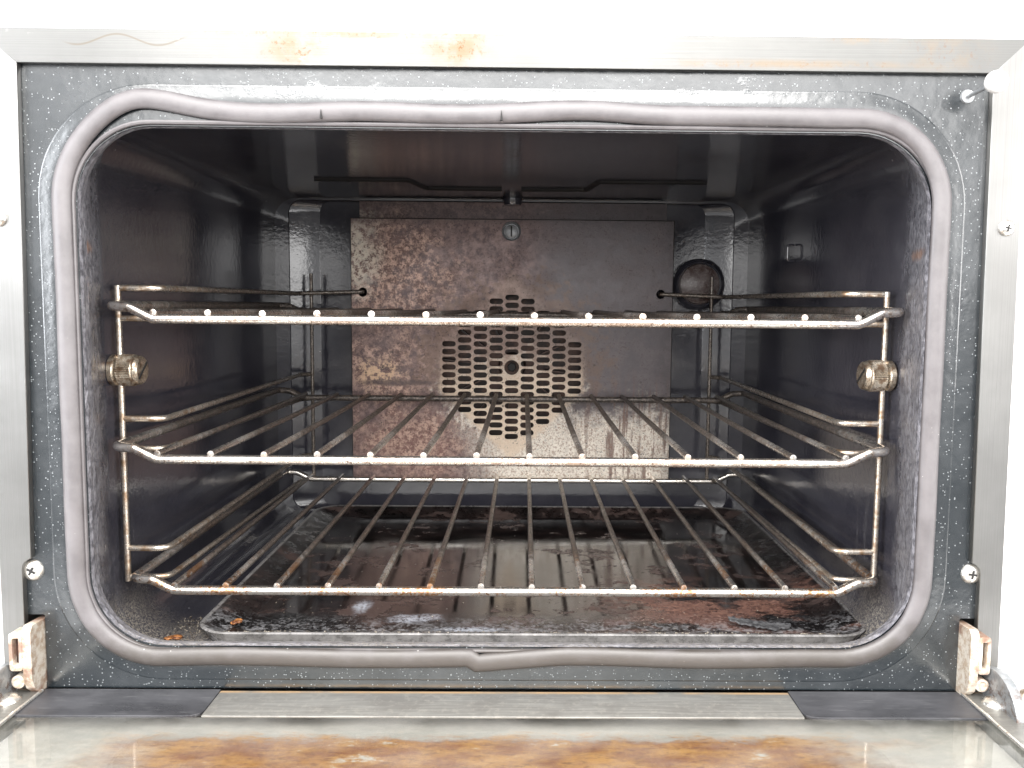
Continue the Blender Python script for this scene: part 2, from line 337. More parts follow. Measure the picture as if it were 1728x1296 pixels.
g = G('burnt_tray')
n1 = g.noise(24, 5, 0.65, (0.8, 1.2, 1)); n2 = g.noise(120, 6, 0.72); n3 = g.noise(430, 5, 0.75); n4 = g.noise(16, 5, 0.7, (1, 1.6, 1), (3, 0, 0))
col = g.mix(g.step(n1, 0.4, 0.6), (0.006, 0.005, 0.005), (0.022, 0.015, 0.014))
crust = g.step(g.add(n1, g.mul(g.math('SUBTRACT', n2, 0.5), 0.35)), 0.56, 0.61)
col = g.mix(g.mul(crust, 0.75), col, (0.085, 0.055, 0.048))
frontz = g.down(g.add(g.Y, g.mul(g.math('SUBTRACT', n2, 0.5), 0.03)), 0.03, 0.07)
redb = g.mul(g.step(n4, 0.46, 0.56), g.step(g.X, 0.03, 0.12), g.down(g.Y, 0.10, 0.15)); col = g.mix(g.mul(redb, g.step(n2, 0.3, 0.5, 0.35, 0.9)), col, g.mix(g.step(n3, 0.4, 0.62), (0.105, 0.050, 0.042), (0.28, 0.15, 0.11)))
ashc = g.mix(n3, (0.16, 0.155, 0.16), (0.46, 0.46, 0.48))
ash = g.mul(frontz, g.step(g.add(g.mul(n2, 0.5), g.mul(n3, 0.55)), 0.505, 0.60)); col = g.mix(g.mul(ash, 0.85), col, ashc)
salt = g.mul(g.mx(g.blob((-0.055, 0.055, 0), (0.022, 0.010, 0), 0.1, 90), g.blob((-0.09, 0.075, 0), (0.008, 0.016, 0), 0.1, 90), g.blob((-0.02, 0.036, 0), (0.03, 0.008, 0), 0.1, 120)), g.step(n3, 0.36, 0.55)); col = g.mix(g.mul(salt, 0.85), col, (0.50, 0.53, 0.60))
lip = g.down(g.add(g.Y, g.mul(g.math('SUBTRACT', n2, 0.5), 0.004)), 0.0160, 0.0180); lip = g.mx(lip, g.mul(g.step(g.Z, -0.1052, -0.1046), 0.7)); col = g.mix(g.mul(lip, g.step(n3, 0.3, 0.5, 0.7, 0.98)), col, g.mix(g.step(n2, 0.35, 0.65), (0.15, 0.145, 0.142), (0.30, 0.29, 0.285)))
wsp = g.specks(220, 0.14, 0.25); col = g.mix(g.mul(wsp, 0.5), col, (0.5, 0.46, 0.42))
g.set(color=col, rough=g.add(g.add(g.step(n4, 0.35, 0.65, 0.03, 0.14), g.mul(crust, 0.22)), g.mul(g.mx(frontz, g.mul(redb, 0.7), g.step(g.Z, -0.1110, -0.1104)), g.step(n2, 0.35, 0.6, 0.12, 0.38))), ior=1.6, normal=g.bump(g.mul(g.add(g.mul(n3, 0.35), g.mul(n2, 0.6)), g.mx(frontz, g.mul(crust, 0.5), 0.06)), 0.6, 0.0011))
M['tray'] = g.m

g = G('zinc_hinge')
n = g.noise(220, 6, 0.75); n1 = g.noise(60, 5, 0.6)
col = g.mix(g.step(n, 0.42, 0.6), (0.58, 0.53, 0.46), (0.40, 0.31, 0.23)); col = g.mix(g.mul(g.step(n1, 0.5, 0.62), 0.8), col, (0.20, 0.10, 0.065))
g.set(color=col, metal=0.35, rough=0.6, normal=g.bump(n, 0.5, 0.0006)); M['zinc'] = g.m
g = G('grey_hinge_plate')
n = g.noise(120, 5, 0.7); col = g.mix(g.step(n, 0.35, 0.65), (0.36, 0.37, 0.38), (0.23, 0.24, 0.25))
grime = g.mul(g.step(g.noise(260, 5, 0.75), 0.5, 0.6), g.down(g.Z, -0.105, -0.088)); col = g.mix(g.mul(grime, 0.85), col, (0.13, 0.08, 0.06))
g.set(color=col, metal=0.6, rough=0.42, normal=g.bump(n, 0.2, 0.0004)); M['plate'] = g.m
g = G('screw_steel')
n = g.noise(300, 4, 0.6); col = g.mix(g.step(n, 0.55, 0.68), (0.72, 0.70, 0.66), (0.45, 0.36, 0.28)); g.set(color=col, metal=0.9, rough=g.step(n, 0.3, 0.7, 0.22, 0.4)); M['screw'] = g.m
g = G('dark_recess'); g.set(color=(0.012, 0.011, 0.011), rough=0.7); M['dark'] = g.m
g = G('dark_gap_edge'); n = g.noise(200, 4, 0.7); g.set(color=g.mix(n, (0.012, 0.010, 0.010), (0.05, 0.04, 0.036)), rough=0.45, metal=0.3); M['gap_dark'] = g.m
g = G('knurled_nickel'); n = g.noise(260, 5, 0.7)
col = g.mix(g.step(n, 0.42, 0.62), (0.66, 0.58, 0.47), (0.22, 0.15, 0.10)); g.set(color=col, metal=0.9, rough=g.step(n, 0.3, 0.7, 0.22, 0.5), normal=g.bump(n, 0.25, 0.0004)); M['nickel'] = g.m
g = G('pearl_plastic'); n = g.noise(160, 4, 0.6); g.set(color=g.mix(g.step(n, 0.4, 0.7), (0.78, 0.77, 0.76), (0.60, 0.58, 0.56)), rough=0.16, coat=0.5, coatr=0.05); M['pearl'] = g.m
g = G('dirty_lamp_glass'); n = g.noise(90, 5, 0.7); n2 = g.noise(400, 4, 0.7)
col = g.mix(g.step(n, 0.4, 0.6), (0.06, 0.035, 0.03), (0.15, 0.12, 0.115)); col = g.mix(g.mul(g.step(n2, 0.5, 0.62), 0.5), col, (0.28, 0.25, 0.24)); g.set(color=col, rough=0.28, normal=g.bump(n2, 0.3, 0.0006)); M['lampglass'] = g.m
g = G('black_retainer'); n = g.noise(30, 5, 0.6, (1, 2, 1)); s2 = g.step(g.noise(1, 5, 0.7, (60, 900, 1)), 0.56, 0.72)
col = g.mix(g.step(n, 0.35, 0.7), (0.030, 0.030, 0.034), (0.060, 0.060, 0.066)); col = g.mix(g.mul(s2, 0.3), col, (0.25, 0.25, 0.25)); g.set(color=col, rough=g.step(n, 0.3, 0.7, 0.25, 0.45), normal=g.bump(n, 0.2, 0.001)); M['retainer'] = g.m
g = G('door_strip_steel'); n = g.noise(1, 6, 0.65, (30, 700, 1)); c = g.noise(40, 5, 0.65)
col = g.mix(g.step(n, 0.35, 0.7), (0.24, 0.232, 0.215), (0.33, 0.322, 0.30)); col = g.mix(g.mul(g.step(c, 0.45, 0.65), 0.6), col, (0.20, 0.19, 0.175)); col = g.mix(g.mul(g.step(g.noise(260, 5, 0.7), 0.5, 0.65), 0.4), col, (0.40, 0.38, 0.34))
edge = g.step(g.Y, -0.0505, -0.0485); col = g.mix(g.mul(edge, g.step(c, 0.3, 0.6)), col, (0.62, 0.42, 0.24)); g.set(color=col, metal=0.55, rough=0.42, normal=g.bump(n, 0.15, 0.0005)); M['strip'] = g.m
g = G('greasy_door_panel')
n1 = g.noise(20, 6, 0.68, (1, 1.7, 1)); n2 = g.noise(75, 6, 0.75, (0.7, 1.6, 1)); n3 = g.noise(300, 5, 0.75, (0.4, 1.3, 1))
base = g.mix(g.step(n2, 0.35, 0.65), (0.36, 0.335, 0.305), (0.28, 0.265, 0.245))
zone = g.mul(g.down(g.add(g.Y, g.mul(g.math('SUBTRACT', n2, 0.5), 0.030)), -0.082, -0.073), g.down(g.math('ABSOLUTE', g.add(g.X, g.mul(g.math('SUBTRACT', n1, 0.5), 0.12))), 0.13, 0.20))
gre = g.mul(zone, g.step(g.add(n1, g.mul(g.math('SUBTRACT', n2, 0.5), 0.9)), 0.24, 0.38))
amber = g.mix(g.step(n2, 0.35, 0.62), (0.33, 0.150, 0.020), (0.17, 0.047, 0.004))
col = g.mix(g.mul(gre, 0.92), base, amber); brown = g.mul(gre, g.step(n3, 0.52, 0.64)); col = g.mix(g.mul(brown, 0.7), col, (0.10, 0.030, 0.007))
fl = g.mul(g.step(n3, 0.66, 0.72), g.down(g.Y, -0.085, -0.075)); col = g.mix(g.mul(fl, 0.6), col, (0.24, 0.12, 0.06))
g.set(color=col, rough=0.5, metal=0.0, normal=g.bump(n2, 0.2, 0.001)); M['doorpanel'] = g.m

g = G('door_glass')   # clear pane: mirror by Fresnel, the rest passes, with a thin dusty film
tr = g.n.new('ShaderNodeBsdfTransparent'); tr.inputs[0].default_value = (0.93, 0.94, 0.93, 1)
gl = g.n.new('ShaderNodeBsdfGlossy'); gl.inputs['Roughness'].default_value = 0.03
df = g.n.new('ShaderNodeBsdfDiffuse'); df.inputs[0].default_value = (0.72, 0.70, 0.67, 1)
fr = g.n.new('ShaderNodeFresnel'); fr.inputs['IOR'].default_value = 1.46
m1 = g.n.new('ShaderNodeMixShader'); m2 = g.n.new('ShaderNodeMixShader')
filmn = g.mul(g.step(g.noise(26, 5, 0.65, (1, 2, 1)), 0.25, 0.75), 0.08)
g.l.new(filmn, m1.inputs[0]); g.l.new(tr.outputs[0], m1.inputs[1]); g.l.new(df.outputs[0], m1.inputs[2])
ge = g.n.new('ShaderNodeNewGeometry'); g.l.new(g.mul(fr.outputs[0], g.inv(ge.outputs['Backfacing'])), m2.inputs[0]); g.l.new(m1.outputs[0], m2.inputs[1]); g.l.new(gl.outputs[0], m2.inputs[2]); g.l.new(m2.outputs[0], g.o.inputs['Surface'])
M['glass'] = g.m
g = G('white_wall'); n = g.noise(3, 4, 0.5); g.set(color=g.mix(n, (0.86, 0.855, 0.84), (0.83, 0.825, 0.81)), rough=0.7); M['wall'] = g.m
g = G('white_table'); n = g.noise(6, 4, 0.5); g.set(color=g.mix(n, (0.86, 0.855, 0.85), (0.82, 0.815, 0.81)), rough=0.45); M['table'] = g.m
g = G('burnt_crumb'); n = g.noise(500, 4, 0.7); g.set(color=g.mix(g.step(n, 0.4, 0.6), (0.10, 0.03, 0.012), (0.48, 0.20, 0.06)), rough=0.6, normal=g.bump(n, 0.5, 0.0005)); M['crumb'] = g.m
g = G('ash_grit'); n = g.noise(250, 3, 0.6); g.set(color=g.mix(g.step(n, 0.4, 0.62), (0.045, 0.03, 0.022), (0.42, 0.37, 0.30)), rough=0.8); M['grit'] = g.m
g = G('charred_grey'); n = g.noise(400, 5, 0.7); g.set(color=g.mix(g.step(n, 0.35, 0.65), (0.035, 0.035, 0.038), (0.13, 0.13, 0.135)), rough=0.6, normal=g.bump(n, 0.5, 0.0006)); M['char'] = g.m

# ------------------------------------------------------------------ setting
ZT = -0.27
bm = bmesh.new(); box(bm, -4, 4, -0.55, 0.60, ZT-0.03, ZT); o = link('table', bm, M['table'], smooth=False); o['kind'] = 'structure'
bm = bmesh.new(); box(bm, -6, 6, 0.604, 0.66, -1.5, 3.0); o = link('wall', bm, M['wall'], smooth=False); o['kind'] = 'structure'

# ------------------------------------------------------------------ the oven
X0 = 0.003
oven = thing('convection_oven', (X0, 0.2, ZT), 'stainless steel countertop oven with its door folded down and a sooty dark enamel interior', 'oven')
# outer casing: an open-fronted shell with feet
bm = bmesh.new()
ol = rrect(X0-0.2425, X0+0.2405, ZT+0.02, 0.2035, 0.006, 4); il = rrect(X0-0.2405, X0+0.2385, ZT+0.022, 0.2015, 0.004, 4)
def ring(L, y): return [bm.verts.new((a, y, b)) for a, b in L]
r0, r1, r2, r3 = ring(il, -0.040), ring(ol, -0.040), ring(ol, 0.50), ring(il, 0.498)
for A, B in ((r0, r1), (r1, r2), (r3, r0)):
    for k in range(len(A)): bm.faces.new((A[k], A[(k+1) % len(A)], B[(k+1) % len(A)], B[k]))
bm.faces.new(r2); bm.faces.new(r3)
for sx_ in (-1, 1):
    for yy in (0.02, 0.44): lathe(bm, [(0, 0), (0.016, 0), (0.018, 0.004), (0.018, 0.021), (0, 0.021)], (X0+sx_*0.2, yy, ZT), (0, 0, 1), 20)
link('casing', bm, M['steel_case'], oven)

# front panel with the rounded opening and the two hinge slots
YF = -0.045
OPN = (X0-0.2015, X0+0.2005, -0.0872, 0.1622)
outer = [(X0-0.2385, -0.1085), (X0+0.2375, -0.1085), (X0+0.2375, 0.1995), (X0-0.2385, 0.1995)]
hole = rrect(*OPN, 0.036, 12)
slotL = rrect(-0.2318, -0.2216, -0.106, -0.0716, 0.0008, 2); slotR = rrect(0.2272, 0.2366, -0.106, -0.0716, 0.0008, 2)
me = plate('front_panel', [outer, hole, slotL, slotR], 0.0016, XZ(YF+0.0008))
front = link('front_panel', me, M['enamel'], oven, smooth=False)
# pressed bead in the panel around the seal
def loop3(L, y, fz=None): return [Vector((a, y, b)) for a, b in L]
GC = (-0.2046, 0.2074, -0.0923, 0.1692)
bm = bmesh.new(); prev = None
for d, h in ((0.001, -0.0010), (0.0025, 0.0003), (0.0040, 0.0005), (0.0052, 0.00054), (0.0066, 0.00047), (0.0082, 0.0003), (0.0100, 0.00012), (0.0112, 0.00004), (0.0120, 0.0), (0.0122, -0.0002)):
    cur = [bm.verts.new((a, YF-h, b)) for a, b in rrect(GC[0]-d, GC[1]+d, GC[2]-d, GC[3]+d, 0.041+d, 16)]
    if prev:
        for k in range(len(cur)): bm.faces.new((prev[k], prev[(k+1) % len(cur)], cur[(k+1) % len(cur)], cur[k]))
    prev = cur
link('pressed_bead', bm, M['enamel'], front, angle=60)

# door seal: a wavy silicone tube with a cut joint
def seal_path():
    P = []
    base = rrect(*GC, 0.041, 16)
    N = len(base)
    for i in range(N):
        a = Vector((base[i][0], base[i][1])); b = Vector((base[(i+1) % N][0], base[(i+1) % N][1])); n = max(1, int((b-a).length/0.004))
        for k in range(n): P.append(a+(b-a)*(k/n))
    out = []
    for p in P:
        dx = dz = 0; dy = 0
        if p.y > 0.11:
            t = (p.x+0.168)/0.024; dz += 0.0048*math.exp(-t*t)
            dz += 0.0016*math.exp(-((p.x-0.045)/0.028)**2) - 0.0007*math.exp(-((p.x-0.115)/0.02)**2) + 0.0005*math.sin(p.x*70) - 0.0006*math.exp(-((p.x+0.10)/0.03)**2)
        if p.y < -0.07:
            dz += 0.0006*math.sin(p.x*45+1)+0.0011*math.exp(-((p.x-0.055)/0.04)**2) - (0.0028*max(0, 1-(p.x+0.011)/0.042) if p.x > -0.011 else 0.0028*max(0, 1-(-0.011-p.x)/0.0025))
        dy += 0.0004*math.sin(p.x*60+p.y*90)
        out.append(Vector((p.x+dx, -0.0468+dy, p.y+dz)))
    return out
bm = bmesh.new(); sp_ = seal_path()
tube(bm, sp_, 0.0046, 16, closed=True)
for v in bm.verts:                                   # flatten where it sits on the panel
    v.co.y = -0.0460+(v.co.y+0.0460)*0.56
    if v.co.y > YF-0.0002: v.co.y = YF-0.0002+(v.co.y-YF)*0.15
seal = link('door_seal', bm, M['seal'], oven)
# thin inner lip of the seal
bm = bmesh.new(); L = rrect(OPN[0]-0.0015, OPN[1]+0.0015, OPN[2]-0.0016, OPN[3]+0.0016, 0.037, 14)
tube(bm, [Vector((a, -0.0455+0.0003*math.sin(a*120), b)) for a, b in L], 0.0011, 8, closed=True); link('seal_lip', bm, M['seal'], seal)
for zx, hh in ((-0.083, 0.0040), (0.0, 0.0048)):     # splits in the top of the seal
    bm = bmesh.new()
    for pts in ([(zx-0.0006, 0.1655), (zx+0.0005, 0.1655), (zx, 0.1655+hh)],):
        vs_ = [bm.verts.new((a, -0.0494-0.0004*(i == 2), b)) for i, (a, b) in enumerate(pts)] + [bm.verts.new((a, -0.0470, b)) for a, b in pts]
        bm.faces.new(vs_[:3]); bm.faces.new(vs_[3:])
        for k in range(3): bm.faces.new((vs_[k], vs_[(k+1) % 3], vs_[3+(k+1) % 3], vs_[3+k]))
    link('split', bm, M['dark'], seal, smooth=False)

# cavity liner
bm = bmesh.new()
OPI = (OPN[0]+0.0005, OPN[1]-0.0005, OPN[2]+0.0005, OPN[3]-0.0005)
secs = [(OPI, 0.0355, -0.0456), (OPI, 0.0355, -0.0425),
        ((X0-0.2032, X0+0.2024, -0.0892, 0.1640), 0.036, -0.034),
        ((-0.2095, 0.2115, -0.0985, 0.1690), 0.034, -0.018),
        ((-0.2140, 0.2155, -0.1085, 0.1735), 0.030, 0.0),
        ((-0.2165, 0.2175, -0.1130, 0.1756), 0.026, 0.014),
        ((-0.2165, 0.2175, -0.1130, 0.1756), 0.022, 0.10), ((-0.2165, 0.2175, -0.1130, 0.1756), 0.020, 0.22),
        ((-0.2165, 0.2160, -0.1130, 0.1756), 0.020, 0.3300),
        ((-0.2040, 0.2030, -0.1115, 0.1742), 0.012, 0.3303),
        ((-0.2035, 0.2025, -0.1113, 0.1741), 0.012, 0.3315),
        ((-0.1785, 0.1785, -0.1110, 0.1739), 0.010, 0.3405), ((-0.1780, 0.1780, -0.1108, 0.1738), 0.010, 0.3408)]
prev = None
for (a, b, c, d), r, y in secs:
    cur = [bm.verts.new((p, y, q)) for p, q in rrect(a, b, c, d, r, 10)]
    if prev:
        for k in range(len(cur)): bm.faces.new((prev[k], prev[(k+1) % len(cur)], cur[(k+1) % len(cur)], cur[k]))
    prev = cur
bm.faces.new(prev)
cavity = link('cavity', bm, M['cavity'], oven, angle=13.5)
# pressed ribs in the cavity ceiling, coloured dark to carry their shadow gap
for pts in ([(-0.150, 0.209), (-0.079, 0.209), (-0.070, 0.254), (-0.008, 0.256)], [(0.008, 0.256), (0.062, 0.254), (0.068, 0.209), (0.150, 0.208)]):
    bm = bmesh.new(); tube(bm, fillet([(a, b, 0.1762) for a, b in pts], 0.006), 0.0026, 10); link('ceiling_rib', bm, M['dark'], cavity)
bm = bmesh.new(); lathe(bm, [(0, 0), (0.009, 0), (0.009, 0.002), (0.0075, 0.006), (0, 0.006)], (0.0, 0.318, 0.1755), (0, 0, -1), 20); link('ceiling_stud', bm, M['cavity'], cavity)
# small clip on the right wall
bm = bmesh.new(); tube(bm, fillet([(0.2168, 0.20, 0.128), (0.212, 0.20, 0.128), (0.212, 0.20, 0.116), (0.2168, 0.20, 0.116)], 0.002), 0.0009, 8); link('wall_clip', bm, M['cavity'], cavity)

# fan cover: perforated plate with returned edges
YC = 0.315; FC = (0.0002, 0.024)
def slot(cx, cz, L=0.0125, H=0.0050):
    r = H/2; out = []
    for s, a0 in ((1, -90), (-1, 90)):
        for k in range(7):
            a = math.radians(a0+180*k/6); out.append((cx+s*(L/2-r)+r*math.cos(a), cz+r*math.sin(a)))
    return out
loops = [[(-0.1441, -0.0770), (0.1446, -0.0770), (0.1446, 0.1562), (-0.1441, 0.1562)]]
for c in range(-4, 5):
    n = {0: 9, 1: 8.5, 2: 7, 3: 5.5, 4: 3}[abs(c)]; k = -n
    while k <= n+0.01:
        if not (c == 0 and abs(k) < 1.5): loops.append(slot(FC[0]+c*0.01424, FC[1]+k*0.00703))
        k += 1
circ = lambda cx, cz, r, n=24: [(cx+r*math.cos(2*math.pi*i/n), cz+r*math.sin(2*math.pi*i/n)) for i in range(n)]
loops += [circ(FC[0], FC[1], 0.0068), circ(-0.0008, 0.1462, 0.0078), circ(-0.1342, 0.0909, 0.0042, 14), circ(0.1342, 0.0911, 0.0042, 14)]
me = plate('fan_cover', loops, 0.0014, XZ(YC+0.0007))
bm = bmesh.new(); bm.from_mesh(me)
box(bm, -0.1385, 0.1400, 0.3262, 0.3275, 0.1573, 0.1728)          # upper flange behind the top edge
cover = link('fan_cover', bm, M['cover'], oven, smooth=False)
bm = bmesh.new()
for a, b in ((-0.1452, -0.1436), (0.1441, 0.1457)): box(bm, a, b, YC+0.0020, 0.3405, -0.0765, 0.1572, 0.0004, 1)
box(bm, -0.1434, 0.1439, YC+0.0020, 0.3405, 0.1556, 0.1572, 0.0004, 1)
link('cover_side', bm, M['gap_dark'], cover, smooth=False)  # sides coloured dark to draw the shaded gap around the plate
bm = bmesh.new(); lathe(bm, [(0.0078, 0.0), (0.0086, -0.0010), (0.0080, -0.0016), (0.0072, -0.001), (0.0068, 0.003), (0.0062, 0.003), (0.0060, 0.0004), (0.0042, -0.0004), (0, -0.0006)], (-0.0008, YC, 0.1462), (0, 1, 0), 28)
sc_ = link('screw', bm, M['plate'], cover)
bm = bmesh.new(); box(bm, -0.0014, -0.0002, YC-0.0008, YC-0.0003, 0.1415, 0.1509); merge(sc_, bm, M['dark'])
bm = bmesh.new(); lathe(bm, [(0, 0), (0.0036, 0), (0.0042, 0.001), (0.0042, 0.008), (0, 0.008)], (FC[0], 0.319, FC[1]), (0, 1, 0), 6); link('centre_bolt', bm, M['dark'], cover)
# fan seen through the slots
bm = bmesh.new(); lathe(bm, [(0, 0.3372), (0.070, 0.3372), (0.070, 0.3384), (0, 0.3384)], (FC[0], 0, FC[1]), (0, 1, 0), 40)
lathe(bm, [(0, 0.327), (0.011, 0.327), (0.013, 0.3372)], (FC[0], 0, FC[1]), (0, 1, 0), 20)
for k in range(12):
    a = 2*math.pi*k/12+0.1; R = Matrix.Translation((FC[0], 0, FC[1])) @ Matrix.Rotation(a, 4, 'Y')
    q = bmesh.new(); box(q, 0.030, 0.068, 0.322, 0.337, -0.0006, 0.0006)
    tmp = bpy.data.meshes.new('t'); q.to_mesh(tmp); q.free(); tmp.transform(R); bm.from_mesh(tmp); bpy.data.meshes.remove(tmp)
g = G('fan_steel'); n = g.noise(60, 5, 0.7); g.set(color=g.mix(g.step(n, 0.4, 0.65), (0.018, 0.012, 0.010), (0.075, 0.038, 0.027)), metal=0.3, rough=0.5); M['fan'] = g.m
link('fan', bm, M['fan'], oven)

# lamp at the back right
bm = bmesh.new(); lathe(bm, [(0.0235, 0.0), (0.0235, 0.010), (0.0205, 0.0135), (0.0185, 0.0125)], (0.1715, 0.3415, 0.101), (0, -1, 0), 36)
lamp = link('oven_lamp', bm, M['cavity'], oven)
bm = bmesh.new(); lathe(bm, [(0.0190, 0.0122), (0.0178, 0.0165), (0.011, 0.0190), (0, 0.0198)], (0.1715, 0.3415, 0.101), (0, -1, 0), 36); link('lamp_glass', bm, M['lampglass'], lamp)

# rack supports
def support(side):
    s = side; px = s*0.2115; ri = s*0.1890; rb = s*0.1800
    bm = bmesh.new(); tube(bm, fillet([(px+s*0.0006, 0.02, 0.0895), (px, 0.02, -0.0765)], 0), 0.0017, 12, dome=0.0005)
    # eye plates the runners are welded to
    po = link('rack_support', bm, M['support'], oven)
    bm = bmesh.new(); tube(bm, [(rb, 0.314, 0.107), (rb, 0.314, -0.0765)], 0.0016, 10, dome=0.0005); link('rear_post', bm, M['support'], po)
    for zu, zl in ((0.0882, 0.0715), (0.0158, -0.0010), (-0.0577, -0.0742)):
        for z, up_ in ((zu, 1), (zl, 0)):
            pts = [(px, 0.0205, z), (ri, 0.0205, z), (ri, 0.306, z+(0.001 if up_ else -0.0045))]
            if zu > 0.08 and up_: pts += [(s*0.1342, 0.3125, 0.0912), (s*0.1342, 0.3245, 0.0912)]
            else: pts += [(rb, 0.3145, z+(0.001 if up_ else -0.0045))]
            bm = bmesh.new(); tube(bm, fillet(pts, [0, 0.008, 0.006, 0.001, 0][:len(pts)]), 0.0018 if up_ else 0.0017, 10); link('runner', bm, M['support'], po)
    c = (s*0.2170, 0.02, 0.0430)
    bm = bmesh.new(); seg = 44
    lathe(bm, [(0, 0), (0.0072, 0), (0.0086, 0.0012), (0.0086, 0.0036), (0.0072, 0.0048), (0.0060, 0.0050), (0.0060, 0.0058)], c, (-s, 0, 0), seg)
    lathe(bm, [(0.0060, 0.0056), (0.0086, 0.0058), (0.0088, 0.0064), (0.0088, 0.0128), (0.0086, 0.0136), (0.0080, 0.0142), (0.0082, 0.0150), (0.0078, 0.0166), (0.0070, 0.0173), (0.0, 0.0173)], c, (-s, 0, 0), seg*2)
    bm.verts.ensure_lookup_table()
    for v in bm.verts:                                # knurling
        h = (c[0]-v.co.x)*s
        if 0.0060 < h < 0.0132:
            d = Vector((0, v.co.y-c[1], v.co.z-c[2])); a = math.atan2(d.z, d.y)
            if int(round(a/(2*math.pi)*seg*2)) % 2: v.co.y = c[1]+d.y*0.93; v.co.z = c[2]+d.z*0.93
    nt = link('thumb_nut', bm, M['nickel'], po, angle=25)
    bm = bmesh.new(); f = c[0]-s*0.0174
    box(bm, f-0.0003, f+0.0003, c[1]-0.0006, c[1]+0.0006, c[2]-0.0068, c[2]+0.0068)
    bmesh.ops.rotate(bm, verts=bm.verts, cent=c, matrix=Matrix.Rotation(0.9*s, 3, 'X')); merge(nt, bm, M['dark'])
support(-1); support(1)

# trim strips, mitred at the upper corners
YT = -0.0482; TZ = 0.1896; TO = 0.2042
TXL, TXR, OXL, OXR = -0.2220, 0.2278, -0.2400, 0.2430
me = plate('trim_strip', [[(TXL+0.0002, TZ), (TXR-0.0002, TZ), (OXR+0.0005, TO+0.0003), (OXL-0.0004, TO+0.0003)]], 0.0030, XZ(YT+0.0015), 0.0003)
link('trim_strip', me, M['steel_h'], oven, smooth=False)
def notch(xi, xo, s):
    xb = -0.2254 if s > 0 else 0.2303; xn = -0.2298 if s > 0 else 0.2346; zb = -0.122
    return [(xi, TZ-0.0004), (xo, TO-0.0001), (xo if s > 0 else xo+0.0026, zb), (xn-s*0.0003, zb), (xn, -0.0478), (xn+s*0.0005, -0.0458), (xn+s*0.0017, -0.0440), (xb-s*0.001, -0.0430), (xb, -0.0422)]
def cross_screw(name, parent, c, r, mat, h=0.0022):
    bm = bmesh.new(); lathe(bm, [(r, 0), (r*0.98, h*0.3), (r*0.8, h*0.72), (r*0.45, h*0.95), (0, h)], c, (0, -1, 0), 28); s_ = link(name, bm, mat, parent)
    bm = bmesh.new(); y = c[1]-h
    box(bm, c[0]-r*0.42, c[0]+r*0.42, y-0.00012, y+0.0006, c[2]-r*0.10, c[2]+r*0.10); box(bm, c[0]-r*0.10, c[0]+r*0.10, y-0.00016, y+0.0006, c[2]-r*0.42, c[2]+r*0.42)
    bmesh.ops.rotate(bm, verts=bm.verts, cent=c, matrix=Matrix.Rotation(random.uniform(0.1, 0.7), 3, 'Y'))
    merge(s_, bm, M['dark']); return s_
tl = link('trim_strip', plate('trim_strip', [notch(TXL, OXL, 1)], 0.0030, XZ(YT+0.0015), 0.0003), M['steel_v'], oven, smooth=False)
tr_ = link('trim_strip', plate('trim_strip', [notch(TXR, OXR, -1)], 0.0030, XZ(YT+0.0015), 0.0003), M['steel_v'], oven, smooth=False)
cross_screw('screw', tl, (-0.2332, YT-0.0003, 0.1190), 0.0042, M['screw'])
cross_screw('screw', tr_, (0.2373, YT-0.0003, 0.1186), 0.0037, M['screw'])
cross_screw('screw', front, (-0.2262, YF, -0.0495), 0.0052, M['screw'])
cross_screw('screw', front, (0.2315, YF, -0.0489), 0.0050, M['screw'])

# pearl-headed switch stud at the top right
bm = bmesh.new(); bmesh.ops.create_uvsphere(bm, u_segments=28, v_segments=18, radius=0.0050); bmesh.ops.translate(bm, verts=bm.verts, vec=(0.2205, -0.0640, 0.1815)); 
stud = link('switch_stud', bm, M['pearl'], oven)
bm = bmesh.new(); tube(bm, fillet([(0.2175, -0.0448, 0.1795), (0.2175, -0.0520, 0.1795), (0.2204, -0.062, 0.1812)], 0.003), 0.0010, 10); lathe(bm, [(0.0034, 0), (0.0030, 0.0012), (0, 0.0012)], (0.2175, -0.0448, 0.1795), (0, -1, 0), 18); link('stud_stem', bm, M['plate'], stud)

